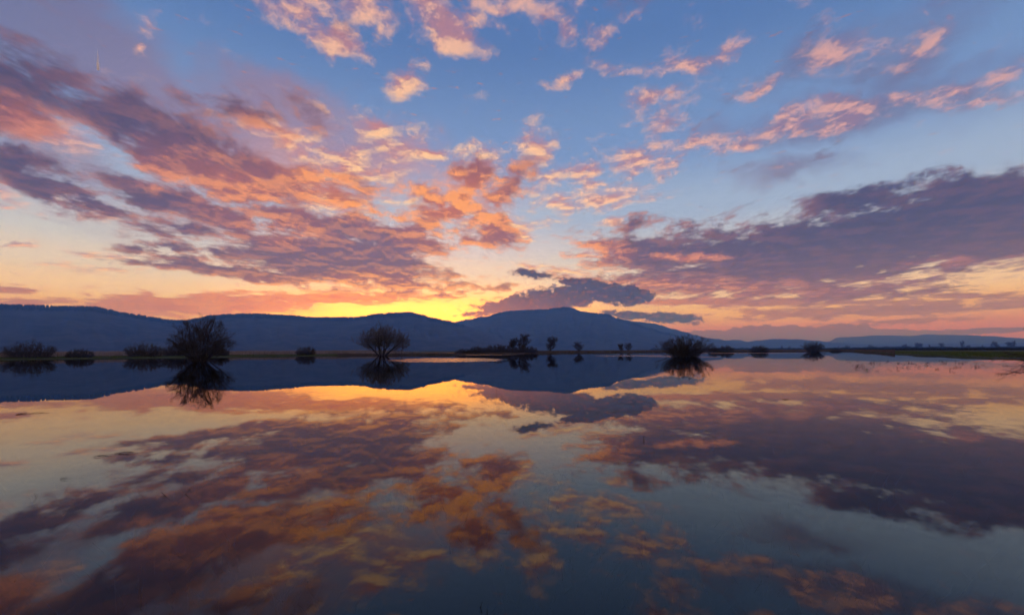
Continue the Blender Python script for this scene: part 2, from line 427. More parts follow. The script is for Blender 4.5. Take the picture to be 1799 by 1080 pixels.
MAT = {
    'bark': material('bark', (0.055, 0.044, 0.034), (0.105, 0.084, 0.064), 9.0),
    'twig': material('twig', (0.070, 0.054, 0.040), (0.135, 0.105, 0.076), 4.0),
    'twig_pale': material('twig_pale', (0.150, 0.120, 0.088), (0.250, 0.205, 0.150), 3.0),
    'forest': material('forest', (0.016, 0.020, 0.016), (0.085, 0.080, 0.066), 0.007, 1.0, 8.0, bump=0.6),
    'far_hill': material('far_hill', (0.045, 0.050, 0.045), (0.090, 0.088, 0.075), 0.003, 1.0),
    'conifer': material('conifer', (0.016, 0.020, 0.014), (0.036, 0.038, 0.026), 0.05, 1.0),
    'meadow': material('meadow', (0.050, 0.044, 0.024), (0.110, 0.090, 0.050), 0.05, 1.0, 9.0, (0.062, 0.066, 0.026)),
    'grass': material('grass', (0.100, 0.140, 0.024), (0.190, 0.215, 0.055), 0.5, 0.9),
    'reed': material('reed', (0.330, 0.235, 0.165), (0.500, 0.370, 0.280), 0.3, 0.9),
    'sedge': material('sedge', (0.130, 0.085, 0.050), (0.240, 0.165, 0.100), 0.3, 0.9),
    'mud': material('mud', (0.020, 0.018, 0.014), (0.045, 0.040, 0.030), 2.0, 0.8),
    'drowned': material('drowned', (0.070, 0.075, 0.035), (0.140, 0.130, 0.070), 3.0, 0.9),
    'weed': material('weed', (0.012, 0.011, 0.008), (0.035, 0.028, 0.018), 8.0, 0.7),
    'drift': material('drift', (0.030, 0.022, 0.015), (0.070, 0.050, 0.032), 12.0, 0.8),
    'vapour': material('vapour', (0.92, 0.92, 0.92), (0.96, 0.96, 0.96), 0.01, 1.0),
}

# ------------------------------------------------------------------ ground, one sheet from the lake bed to the horizon
SHORE = [(-180, 400), (-110, 260), (-70, 165), (-48.3, 144), (-46.3, 147), (-42.3, 149), (-39, 146), (-35.4, 147), (-31.9, 150), (-30.4, 156), (-23, 158),
         (-18, 166), (-14, 158), (-7.1, 155), (-1.4, 178), (3.6, 204), (7.1, 235), (11.3, 254), (16, 293), (20.5, 298), (26.5, 300),
         (30.9, 337), (34.5, 375), (36.4, 340), (38.2, 223), (40.3, 149), (42.7, 118), (44.9, 102), (48.3, 94), (60, 80), (90, 110), (180, 400)]


def wob(x, y, s, seed=0.0):
    return mnoise.noise(Vector((x * s, y * s, seed)))


def ground_z(az, r):
    x, y, _ = pol(az, r)
    s = table(SHORE, az) + 5.0 * wob(x, y, 0.06, 3.1) + 1.6 * wob(x, y, 0.3, 1.7)
    d = r - s
    bed = -0.42 + 0.10 * wob(x, y, 0.05)
    if d < -14: z = bed
    elif d < 0: z = bed * (-d / 14.0)
    else: z = 0.30 * (1 - math.exp(-d / 7.0)) + 0.06 * wob(x, y, 0.11, 5.0) * min(1, d / 8.0)
    # a second pool behind the narrow spit in the middle
    g = max(0.0, 1 - abs(az + 9.2) / 5.5)
    if g > 0:
        m = max(0.0, 1 - abs(d - 95) / 72.0)
        z -= 1.3 * min(1, g * 2.5) * min(1, m * 2.5)
    return z


def build_ground():
    azs = []
    a = -180.0
    while a < 179.9:
        azs.append(a)
        a += 0.35 if abs(a) < 54 else 4.0
    rs = [0.3]
    while rs[-1] < 12900:
        r = rs[-1]
        rs.append(r + (0.4 if r < 2 else 3.0 if r < 60 else 2.2 if r < 420 else r * 0.12))
    vs, fs = [], []
    na = len(azs)
    for r in rs:
        for a in azs:
            z = ground_z(a, r) if r < 900 else 0.30
            vs.append(pol(a, r, z))
    for i in range(len(rs) - 1):
        for j in range(na):
            q = (j + 1) % na
            fs.append((i * na + j, i * na + q, (i + 1) * na + q, (i + 1) * na + j))
    fs = [f[::-1] for f in fs]
    vs.append((0, 0, -0.42)); c = len(vs) - 1
    for j in range(na):
        fs.append((c, (j + 1) % na, j)[::-1])
    tag(mesh_obj('ground', vs, fs, MAT['meadow'], smooth=True), kind='structure')


build_ground()


# ------------------------------------------------------------------ water
def build_water():
    m = bpy.data.materials.new('lake_water')
    m.use_nodes = True
    t = m.node_tree
    for n in list(t.nodes):
        if n.type == 'BSDF_PRINCIPLED': t.nodes.remove(n)
    k = Nodes(t)
    out = t.nodes['Material Output']
    pos = t.nodes.new('ShaderNodeNewGeometry').outputs['Position']
    fine = k.vec('SUBTRACT', k.noise(k.mapping(pos, sc=(1.0, 1.5, 1)), 1.3, 2, 0.5, color=True), (0.5, 0.5, 0.5))
    swell = k.vec('SUBTRACT', k.noise(k.mapping(pos, sc=(1, 2.2, 1)), 0.12, 2, 0.5, color=True), (0.5, 0.5, 0.5))
    chop = k.vec('SUBTRACT', k.noise(pos, 2.6, 3, 0.6, color=True), (0.5, 0.5, 0.5))
    # patches where a breath of wind roughens the surface: centre, half length across and along the line of sight, turn, strength
    gust = None
    edge = k.vec('SUBTRACT', k.noise(pos, 0.09, 4, 0.6, color=True), (0.5, 0.5, 0.5))
    at = k.vec('ADD', pos, k.vec('SCALE', edge, scale=9.0))
    for az, r, ha, hr, w in GUSTS:
        x, y, _ = pol(az, r)
        v = k.mapping(at, loc=(x, y, 0), rot=R(-az), sc=(ha, hr, 1e6), kind='TEXTURE')
        g = k.math('MULTIPLY', k.smooth(k.vec('LENGTH', v), 1.0, 0.72), w)
        gust = g if gust is None else k.math('MAXIMUM', gust, g)
    calm = k.lerp(k.noise(k.mapping(pos, sc=(0.6, 1.6, 1)), 0.03, 3, 0.5), 0.40, 0.68, 0.5, 1.5)
    slope = k.vec('SCALE', fine, scale=k.math('MULTIPLY', calm, k.lerp(k.vec('LENGTH', pos), 8.0, 70.0, 0.0005, 0.0030)))
    slope = k.vec('ADD', slope, k.vec('SCALE', swell, scale=0.003))
    slope = k.vec('ADD', slope, k.vec('SCALE', chop, scale=k.math('MULTIPLY', gust, 0.75)))
    slope = k.vec('ADD', slope, k.vec('SCALE', (0.006, -0.034, 0), scale=gust))     # wavelets lean with the breeze
    nrm = k.vec('NORMALIZE', k.vec('ADD', k.vec('MULTIPLY', slope, (1, 1, 0)), (0, 0, 1)))
    gl = t.nodes.new('ShaderNodeBsdfGlossy')
    gl.inputs['Roughness'].default_value = 0.0
    k.put(gl.inputs['Normal'], nrm)
    tr = t.nodes.new('ShaderNodeBsdfTransparent')
    murk = k.noise(pos, 0.7, 5, 0.6)
    k.put(tr.inputs['Color'], k.ramp(murk, [(0.3, (0.11, 0.22, 0.25, 1)), (0.7, (0.20, 0.36, 0.36, 1))]))
    fr = t.nodes.new('ShaderNodeFresnel')
    fr.inputs['IOR'].default_value = 1.54
    k.put(fr.inputs['Normal'], nrm)
    mx = t.nodes.new('ShaderNodeMixShader')
    k.put(mx.inputs[0], fr.outputs[0]); k.put(mx.inputs[1], tr.outputs[0]); k.put(mx.inputs[2], gl.outputs[0])
    t.links.new(mx.outputs[0], out.inputs['Surface'])
    n = 96
    vs = [(0, 0, 0)] + [pol(360 * i / n, 520) for i in range(n)]
    fs = [(0, 1 + (i + 1) % n, 1 + i) for i in range(n)]
    tag(mesh_obj('lake_water', vs, fs, m), kind='structure')


GUSTS = [(-8.0, 76, 10.5, 17, 1.0), (15.6, 116, 13, 14, 0.8), (20.6, 96, 8, 3.5, 0.8), (26.5, 190, 26, 9, 0.7), (-2.5, 152, 10, 5, 0.8),
         (5.0, 168, 12, 6, 0.35), (-17.5, 92, 1.3, 2.0, 0.6), (-9.0, 250, 17, 60, 0.9), (-44, 118, 5, 2.5, 0.16),
         (30, 52, 26, 15, 0.035), (8, 34, 12, 7, 0.022), (-30, 42, 16, 7, 0.02), (44, 30, 12, 7, 0.025)]
build_water()

# ------------------------------------------------------------------ hills
HILLS = {
    'forested_hill': (2300, 3900, 5400, 'forest', [(-150, 1.2), (-120, 2.6), (-95, 3.6), (-75, 3.2), (-60, 3.8),
        (-48.45, 3.919), (-46.82, 3.982), (-45.08, 3.995), (-43.61, 4.086), (-42.65, 4.092), (-41.66, 3.882), (-40.63, 3.664), (-39.57, 3.494),
        (-38.26, 3.269), (-36.9, 3.092), (-35.74, 3.073), (-34.78, 3.339), (-33.56, 3.679), (-32.04, 3.855), (-30.47, 3.973), (-28.84, 4.028),
        (-26.59, 3.972), (-25.43, 3.94), (-23.94, 3.783), (-21.81, 3.832), (-19.29, 3.882), (-18.01, 4.042), (-16.7, 4.338), (-14.71, 4.509),
        (-12.67, 4.608), (-11.3, 4.344), (-9.91, 3.934), (-8.16, 3.59), (-6.04, 3.098), (-3.55, 2.383), (-0.69, 1.371), (2.17, 0.356), (4, 0.0)]),
    'mountain': (3300, 5600, 7000, 'forest', [(-13, 0.3), (-9.9, 1.818), (-8.86, 2.879), (-7.1, 3.523), (-5.68, 3.811), (-3.54, 4.169), (-1.39, 4.738),
        (0.05, 4.947), (2.2, 5.005), (4.35, 5.055), (5.78, 5.251), (6.7, 5.344), (7.55, 5.224), (8.6, 4.781), (10, 4.544), (11.73, 4.369),
        (13.09, 3.852), (14.77, 3.262), (16.75, 2.534), (18.69, 1.954), (20.58, 1.453), (23.04, 0.691), (25.98, 0.081), (27, 0.0)]),
    'mountain_shoulder': (5900, 7300, 8400, 'far_hill', [(7, 1.5), (11.37, 3.394), (13.43, 3.705), (15.44, 3.386), (17.42, 3.137), (18.06, 2.918), (19.34, 2.484),
        (20.91, 2.05), (21.84, 1.7), (23.05, 1.349), (24.54, 1.001), (26.57, 0.461), (28.25, 0.068), (29, 0.0)]),
    'low_hill': (6800, 8300, 9300, 'far_hill', [(17, 0.1), (19.3, 0.593), (21.51, 1.106), (23.23, 1.281), (24.25, 1.2), (25.42, 0.924), (27.15, 0.806), (28.27, 0.949),
        (29.92, 1.081), (32.02, 1.045), (33.54, 0.87), (35.47, 0.606), (37.77, 0.405), (40.35, 0.3), (43.52, 0.42), (46, 0.36), (48.32, 0.42), (60, 0.5), (80, 0.3), (100, 0.05)]),
    'distant_knoll': (9300, 9900, 10500, 'far_hill', [(23.6, 0.1), (24.53, 0.48), (25.13, 0.993), (26.01, 1.078), (26.58, 1.037), (27.26, 0.837), (28.26, 0.445), (29.2, 0.1)]),
    'distant_ridge': (9900, 11200, 12600, 'far_hill', [(32, 0.1), (33.52, 0.334), (34.76, 0.733), (35.58, 1.157), (36.89, 1.188), (38.68, 1.289), (39.55, 1.268), (41.21, 1.173),
        (42.41, 1.302), (43.55, 1.219), (45.02, 1.154), (46.41, 1.042), (47.74, 0.863), (48.34, 0.78), (56, 0.6), (70, 0.9), (90, 0.4), (105, 0.05)]),
}


def ridge_el(prof, az):
    return table(prof, az)


def build_hill(name, near, crest, back, mat, prof, seed):
    a0, a1 = prof[0][0], prof[-1][0]
    azs = []
    a = a0
    while a <= a1:
        azs.append(a)
        a += 0.12 if -52 < a < 52 else 1.2
    rows = 26
    vs, fs = [], []
    for a in azs:
        e = ridge_el(prof, a) + (0.05 if mat == 'far_hill' else 0.02) * wob(a * 9, seed, 1.0) * min(1, (a - a0) * 2, (a1 - a) * 2)
        e = max(e, 0.0)
        cr = crest * (1 + 0.06 * wob(a * 0.25, seed, 1.0, 7.0))
        for i in range(rows + 1):
            f = i / rows
            rr = near + (cr - near) * f
            sh = f ** 0.85
            rel = 0.22 * wob(a * 0.55 + 0.2 * f, f * 2.6 + seed, 1.0) + 0.10 * wob(a * 1.6, f * 6 + seed, 1.0)
            ee = e * min(0.999 if i < rows else 1.0, max(0.0, sh + rel * 3.2 * f * (1 - f) ** 1.6))
            vs.append(pol(a, rr, (EYE + rr * math.tan(R(ee))) if i else -3.0))
        h = EYE + cr * math.tan(R(e))
        for f, g in ((0.25, 0.86), (0.6, 0.42), (1.0, -0.02)):
            vs.append(pol(a, cr + (back - cr) * f, h * g))
    n = rows + 4
    for i in range(len(azs) - 1):
        for j in range(n - 1):
            fs.append((i * n + j, (i + 1) * n + j, (i + 1) * n + j + 1, i * n + j + 1))
    return tag(mesh_obj(name, vs, fs, MAT[mat], smooth=True), kind='structure')


for i, (nm, (n0, c0, b0, mt, pf)) in enumerate(HILLS.items()):
    build_hill(nm, n0, c0, b0, mt, pf, 3.7 * i + 1.3)


def build_ridge_forest(hill, seed, count, height, span):
    """trees along the crest and the upper slope of a forested hill: far too many to count"""
    n0, c0, b0, mt, pf = HILLS[hill]
    rng = random.Random(seed)
    vs, fs = [], []
    for _ in range(count):
        a = rng.uniform(*span)
        gap = wob(a * 1.9, seed, 1.0, 2.0)
        if gap < -0.35 and rng.random() < 0.7: continue
        e = ridge_el(pf, a)
        cr = c0 * (1 + 0.06 * wob(a * 0.25, 3.7 * list(HILLS).index(hill) + 1.3, 1.0, 7.0))
        f = 1.0 - 0.10 * rng.random() ** 2
        rr = n0 + (cr - n0) * f
        z = EYE + rr * math.tan(R(e * (f ** 0.85))) - 6
        h = height * rng.uniform(0.5, 1.15) + 6
        w = h * rng.uniform(0.16, 0.30)
        x, y, _ = pol(a, rr)
        b = len(vs)
        tops = ((0.0, 0.7), (0.42, 1.0), (0.75, 0.55))
        for hz, ww in tops:
            for q in range(4):
                t = q * math.pi / 2 + rng.random() * 0.8
                vs.append((x + w * ww * math.cos(t) * rng.uniform(0.8, 1.2), y + w * ww * math.sin(t), z + h * hz))
        vs.append((x, y, z + h))
        for lv in range(2):
            for q in range(4):
                fs.append((b + lv * 4 + q, b + lv * 4 + (q + 1) % 4, b + lv * 4 + 4 + (q + 1) % 4, b + lv * 4 + 4 + q))
        for q in range(4):
            fs.append((b + 8 + q, b + 8 + (q + 1) % 4, b + 12))
    return mesh_obj('ridge_forest', vs, fs, MAT['conifer'])


tag(build_ridge_forest('forested_hill', 5, 5200, 15.0, (-60, -6)), 'dark woodland along the crest of the forested hill', 'forest', kind='stuff')
tag(build_ridge_forest('mountain', 9, 2200, 13.0, (-7, 22)), 'fine fringe of trees along the crest of the mountain', 'forest', kind='stuff')


def vapour_material():
    t = MAT['vapour'].node_tree
    b = t.nodes['Principled BSDF']
    tl = t.nodes.new('ShaderNodeBsdfTranslucent')
    tl.inputs['Color'].default_value = (0.96, 0.96, 0.96, 1)
    mx = t.nodes.new('ShaderNodeMixShader')
    mx.inputs[0].default_value = 0.85
    t.links.new(b.outputs[0], mx.inputs[1]); t.links.new(tl.outputs[0], mx.inputs[2])
    t.links.new(mx.outputs[0], t.nodes['Material Output'].inputs['Surface'])


vapour_material()


# ------------------------------------------------------------------ leafless trees and shrubs
UP = Vector((0, 0, 1))


class Wood:
    """tapered twigs and limbs collected into one mesh"""
    def __init__(self):
        self.v, self.f = [], []

    def tube(self, pts, r0, r1, sides=3):
        n = len(pts)
        base = len(self.v)
        d0 = (pts[-1] - pts[0])
        side = d0.cross(UP) if abs(d0.normalized().z) < 0.95 else d0.cross(Vector((1, 0, 0)))
        side.normalize()
        for i, p in enumerate(pts):
            d = (pts[min(i + 1, n - 1)] - pts[max(i - 1, 0)]).normalized()
            s = (side - d * side.dot(d)).normalized()
            t = d.cross(s)
            r = r0 + (r1 - r0) * i / (n - 1)
            for q in range(sides):
                a = 2 * math.pi * q / sides
                self.v.append(tuple(p + s * (r * math.cos(a)) + t * (r * math.sin(a))))
        for i in range(n - 1):
            for q in range(sides):
                w = (q + 1) % sides
                self.f.append((base + i * sides + q, base + i * sides + w, base + (i + 1) * sides + w, base + (i + 1) * sides + q))
        self.f.append(tuple(base + (n - 1) * sides + q for q in range(sides)))

    def box(self):
        xs = sorted(abs(v[0]) for v in self.v); zs = sorted(v[2] for v in self.v)
        return xs[int(len(xs) * 0.972)], zs[int(len(zs) * 0.988)]


def jit(rng, s):
    return Vector((rng.gauss(0, s), rng.gauss(0, s), rng.gauss(0, s)))


def wander(rng, p, d, length, steps, bend, rise):
    pts = [p.copy()]
    d = d.normalized()
    for _ in range(steps):
        d = (d + jit(rng, bend) + UP * rise).normalized()
        p = p + d * (length / steps)
        pts.append(p.copy())
    return pts


def along(pts, t):
    f = t * (len(pts) - 1)
    i = min(int(f), len(pts) - 2)
    return pts[i].lerp(pts[i + 1], f - i), (pts[i + 1] - pts[i]).normalized()


def tilted(rng, d, ang):
    ax = d.cross(Vector((rng.gauss(0, 1), rng.gauss(0, 1), rng.gauss(0, 1)))).normalized()
    return Matrix.Rotation(ang, 3, ax) @ d


def twigs(rng, crown, pts, length, n, r, rise, lo=0.2, level=1, spread=(0.35, 0.9)):
    for _ in range(n):
        t = lo + (1 - lo) * rng.random()
        p, d = along(pts, t)
        L = length * rng.uniform(0.55, 1.15) * (1.15 - 0.5 * t)
        q = wander(rng, p, tilted(rng, d, rng.uniform(*spread)), L, 3 if level else 2, 0.13, rise)
        crown.tube(q, r, r * 0.45)
        if level:
            twigs(rng, crown, q, length * 0.48, TW_SUB[0], r * 0.70, rise, 0.25, level - 1, spread)


TW_SUB = [5]


def grow(shape, W, H, seed):
    """returns the limbs (each a Wood), the crown of twigs (a Wood)"""
    rng = random.Random(seed)
    limbs, crown = [], Wood()

    def limb(pts, r0, r1):
        w = Wood(); w.tube(pts, r0, r1, 6); limbs.append(w)

    if shape == 'fan':
        TW_SUB[0] = 6
        for i in range(32):
            a = 2.399 * i
            th = R(6 + 56 * ((i + 0.5) / 32) ** 0.75 + rng.uniform(-5, 5))
            d = Vector((math.sin(th) * math.cos(a), math.sin(th) * math.sin(a), math.cos(th)))
            L = (H * 0.94 * math.cos(th) ** 0.25 if th < 0.9 else W * 0.56) * rng.uniform(0.86, 1.04)
            pts = wander(rng, Vector((0.35 * math.cos(a), 0.35 * math.sin(a), -0.3)), d, L, 7, 0.07, 0.03)
            limb(pts, rng.uniform(0.05, 0.085), 0.014)
            for _ in range(12):
                t = rng.uniform(0.28, 0.97)
                p, dd = along(pts, t)
                q = wander(rng, p, tilted(rng, dd, rng.uniform(0.3, 0.75)), L * 0.34 * (1.2 - 0.7 * t), 4, 0.12, 0.10)
                crown.tube(q, 0.028, 0.013)
                twigs(rng, crown, q, 0.85, 8, 0.0085, 0.05)
            twigs(rng, crown, pts, 0.75, 12, 0.0085, 0.07, 0.40)
        for i in range(220):                                # the dark thicket round the foot
            a = rng.uniform(0, 6.283); th = R(rng.uniform(5, 66))
            d = Vector((math.sin(th) * math.cos(a), math.sin(th) * math.sin(a), math.cos(th)))
            q = wander(rng, Vector((0.7 * math.cos(a), 0.7 * math.sin(a), -0.3)) * rng.random(), d, rng.uniform(1.2, 2.9), 4, 0.10, 0.05)
            crown.tube(q, 0.016, 0.007)
            twigs(rng, crown, q, 0.6, 4, 0.007, 0.05, 0.3, 0)
    elif shape == 'broom':
        TW_SUB[0] = 6
        trunks = [((-0.35, 0, 1), 0.42, 0.5), ((0.75, 0.15, 1), 0.34, 0.42), ((-0.95, -0.2, 1), 0.2, 0.3), ((0.15, 0.7, 1), 0.24, 0.34), ((-0.1, -0.75, 1), 0.22, 0.3), ((0.25, -0.2, 1), 0.26, 0.4)]
        for dv, r0, _ in trunks:
            d = Vector(dv).normalized()
            main = wander(rng, Vector((d.x * 0.4, d.y * 0.4, -0.3)), d, H * 0.52, 6, 0.06, -0.01)
            limb(main, r0, r0 * 0.38)
            for i in range(24):
                t = rng.uniform(0.35, 1.0)
                p, dd = along(main, t)
                q = wander(rng, p, tilted(rng, dd, rng.uniform(0.2, 1.05)), H * rng.uniform(0.24, 0.44), 6, 0.09, 0.09)
                if i < 4: limb(q, 0.075, 0.02)
                else: crown.tube(q, 0.05, 0.015)
                twigs(rng, crown, q, 1.6, 14, 0.017, 0.10, 0.12)
        for _ in range(26):
            a = rng.uniform(0, 6.283); p = Vector((1.1 * math.cos(a), 1.1 * math.sin(a), 0.6)) * rng.random()
            q = wander(rng, p, Vector((math.cos(a), math.sin(a), 0.8)), rng.uniform(1.6, 3.2), 5, 0.1, 0.08)
            crown.tube(q, 0.02, 0.008)
            twigs(rng, crown, q, 0.8, 4, 0.009, 0.1, 0.2)
    elif shape in ('slim', 'airy'):
        TW_SUB[0] = 5
        lean = 0.12 if shape == 'airy' else 0.04
        main = wander(rng, Vector((0, 0, -0.2)), Vector((lean, 0, 1)), H * 0.72, 7, 0.05, 0.04)
        limb(main, 0.12, 0.04)
        n = 30 if shape == 'slim' else 18
        for i in range(n):
            t = (0.03 if shape == 'slim' else 0.28) + 0.85 * (i + rng.random()) / n * 0.98
            t = min(t, 0.98)
            p, dd = along(main, t)
            q = wander(rng, p, tilted(rng, dd, rng.uniform(0.35, 1.0)), W * rng.uniform(0.40, 0.62) * (1.15 - 0.45 * t), 5, 0.1, 0.16 if shape == 'slim' else 0.07)
            if i < 6: limb(q, 0.05, 0.015)
            else: crown.tube(q, 0.035, 0.013)
            twigs(rng, crown, q, 1.25, 13, 0.028, 0.14 if shape == 'slim' else 0.05, 0.15)
        twigs(rng, crown, main, 1.5, 18, 0.03, 0.14, 0.5)
    else:
        n, spread, rise = {'dome': (80, 58, 0.05), 'lowdome': (84, 62, 0.03), 'vase': (100, 62, 0.03)}[shape]
        TW_SUB[0] = 6
        for i in range(n):
            a = 2.399 * i
            f = math.sqrt((i + 0.5) / n)
            foot = (0.12 if shape == 'vase' else 0.34) * W * f
            th = R(spread * f * rng.uniform(0.75, 1.1))
            d = Vector((math.sin(th) * math.cos(a), math.sin(th) * math.sin(a), math.cos(th)))
            L = H * (1.05 - 0.42 * f * f) * rng.uniform(0.78, 1.05) if shape != 'vase' else max(H * 0.95, 0.5 * W * f) * rng.uniform(0.8, 1.06)
            pts = wander(rng, Vector((foot * math.cos(a), foot * math.sin(a), -0.25)), d, L, 5, 0.08, rise)
            if i % 4 == 0: limb(pts, 0.05, 0.014)
            else: crown.tube(pts, 0.035, 0.012)
            twigs(rng, crown, pts, 1.15 * H / 4, 13, 0.020 if shape != 'vase' else 0.014, 0.07, 0.10)
    # bring the plant to its measured spread and height
    half = max([crown.box()[0]] + [w.box()[0] for w in limbs])
    top = max([crown.box()[1]] + [w.box()[1] for w in limbs])
    sx, sz = W / 2 / half, H / top
    for w in limbs + [crown]:
        w.v = [(x * sx, y * sx, z * sz) for x, y, z in w.v]
    return limbs, crown


def plant(name, shape, W, H, loc, seed, twig='twig'):
    limbs, crown = grow(shape, W, H, seed)
    root = empty(name, loc)
    for i, w in enumerate(limbs):
        mesh_obj('trunk' if i == 0 and shape in ('slim', 'airy', 'broom') else 'limb', w.v, w.f, MAT['bark'], root, True)
    mesh_obj('crown', crown.v, crown.f, MAT[twig], root)
    root['W'], root['H'] = W, H
    return root


def copy_plant(src, loc, W, H, turn):
    o = link(src.copy())
    for c in src.children:
        d = link(c.copy())
        d.parent = o
    o.location = loc
    o.rotation_euler = (0, 0, turn)
    s = W / src['W']
    o.scale = (s, s, H / src['H'])
    for key in ('label', 'category', 'group', 'kind'):
        if key in o: del o[key]
    return o


def foot(az, r):
    return pol(az, r, max(-0.35, ground_z(az, r) - 0.03))


t1 = plant('willow_tree', 'fan', 8.2, 6.6, foot(-34.40, 80), 11)
tag(t1, 'broad leafless willow fanning out from a dark thicket, standing in the open water', 'tree')
t2 = plant('willow_tree', 'broom', 12.7, 10.0, foot(-15.87, 143), 4, 'twig_pale')
tag(t2, 'tall round-crowned bare willow with forked leaning trunks at the water edge', 'tree')
t3 = plant('young_tree', 'airy', 7.1, 6.9, foot(-13.66, 176), 21, 'twig_pale')
tag(t3, 'small thin bare tree on the spit just behind the forked willow', 'tree')

PLANTS = [   # kind, azimuth, distance, spread, height, habit, label, category
    ('willow_shrub', -46.64, 153, 9.4, 4.0, 'dome', 'large rounded bare shrub on the grassy shore, beside a much lower one', 'shrub'),
    ('willow_shrub', -43.47, 155, 5.6, 2.0, 'lowdome', 'low brown shrub on the shore next to the large rounded shrub', 'shrub'),
    ('willow_shrub', -38.84, 154, 8.9, 3.9, 'dome', 'wide bare shrub on the green bank beside the fan-shaped willow', 'shrub'),
    ('willow_shrub', -36.32, 160, 6.8, 3.4, 'dome', 'dim shrub half hidden behind the branches of the fan-shaped willow', 'shrub'),
    ('willow_shrub', -32.77, 160, 5.2, 2.4, 'lowdome', 'low scrub on the bank just past the fan-shaped willow, before pale reeds', 'shrub'),
    ('willow_shrub', -24.38, 166, 6.2, 2.8, 'dome', 'lone compact dark shrub on the reedy shore between the two willows', 'shrub'),
    ('thorn_shrub', -6.03, 187, 7.2, 2.1, 'lowdome', 'lowest dark shrub at the tip of the scrubby spit', 'shrub'),
    ('thorn_shrub', -4.40, 189, 6.8, 2.8, 'lowdome', 'small rounded dark shrub on the spit, second from its tip', 'shrub'),
    ('thorn_shrub', -1.84, 192, 12.6, 3.4, 'lowdome', 'long dense dark shrub on the spit before the pair of trees', 'shrub'),
    ('thorn_shrub', 1.59, 206, 12.6, 3.1, 'lowdome', 'dense dark shrub around the feet of the pair of trees', 'shrub'),
    ('leafless_tree', 0.16, 212, 5.3, 6.8, 'slim', 'shorter dark tree of the pair rising from the scrubby spit', 'tree'),
    ('leafless_tree', 1.20, 210, 7.1, 8.6, 'slim', 'taller pointed bare tree of the pair rising from the scrubby spit', 'tree'),
    ('leafless_tree', 4.80, 258, 7.0, 8.7, 'slim', 'solitary pale oval bare tree under the mountain', 'tree'),
    ('leafless_shrub', 8.40, 246, 6.0, 5.5, 'slim', 'solitary small dark rounded bush under the mountain, by the water', 'shrub'),
    ('leafless_shrub', 13.50, 301, 4.4, 5.1, 'slim', 'narrower of two touching bushes on the far shore under the mountain slope', 'shrub'),
    ('leafless_shrub', 14.27, 303, 5.3, 5.6, 'slim', 'taller of two touching bushes on the far shore under the mountain slope', 'shrub'),
    ('willow_shrub', 20.69, 97, 9.4, 4.3, 'vase', 'big spreading many-stemmed bare shrub standing in the water alone', 'shrub'),
    ('thorn_shrub', 23.88, 304, 7.3, 2.9, 'lowdome', 'low dark hedge shrub just behind the big water shrub', 'shrub'),
    ('thorn_shrub', 25.13, 306, 8.5, 3.4, 'lowdome', 'dark hedge shrub on the far shore at the end of its short row', 'shrub'),
    ('willow_shrub', 28.43, 262, 8.8, 3.5, 'dome', 'rounded dark shrub in the shallows before the low blue hill', 'shrub'),
    ('willow_shrub', 33.49, 330, 10.9, 5.8, 'vase', 'dark bushy shrub at the far end of the low blue hill', 'shrub'),
    ('sedge_clump', 35.39, 300, 6.0, 1.4, 'lowdome', 'low dark sedge clump in the water near the grassy bank tip', 'sedge'),
]
SOURCES = {}
for i, (nm, az, r, W, H, shape, lab, cat) in enumerate(PLANTS):
    key = (shape, i % 2) if shape in ('dome', 'lowdome', 'slim') else (shape, 0)
    loc = foot(az, r)
    if key not in SOURCES:
        o = SOURCES[key] = plant(nm, shape, W, H, loc, 40 + i)
    else:
        o = copy_plant(SOURCES[key], loc, W, H, 1.7 * i)
        o.name = nm
    tag(o, lab, cat)

# far trees of the plain, veiled by the haze
FAR = [(35.6, 10), (36.3, 15), (36.5, 11), (38.2, 17), (38.35, 12), (40.6, 13), (40.8, 18), (41.6, 22), (41.75, 17), (41.95, 20), (42.5, 14), (43.3, 17),
       (44.7, 26), (45.0, 11), (45.9, 13), (46.5, 16), (46.65, 20), (46.9, 14), (47.6, 20), (47.75, 22), (48.6, 15), (34.4, 11), (30.6, 12), (31.4, 13), (18.6, 13), (19.2, 11)]
FAR_W = (0.55, 0.95, 0.7, 1.25, 0.45)
for i, (az, h) in enumerate(FAR):
    o = copy_plant(SOURCES[('slim', i % 2)], pol(az, 2300 + 70 * (i * 7 % 11), -0.5), h * FAR_W[i % 5], h * 1.25, 0.9 * i)
    o.name = 'poplar_tree'
    tag(o, 'hazy far-off tree standing on the plain below the distant hills', 'tree', 'far trees on the plain')


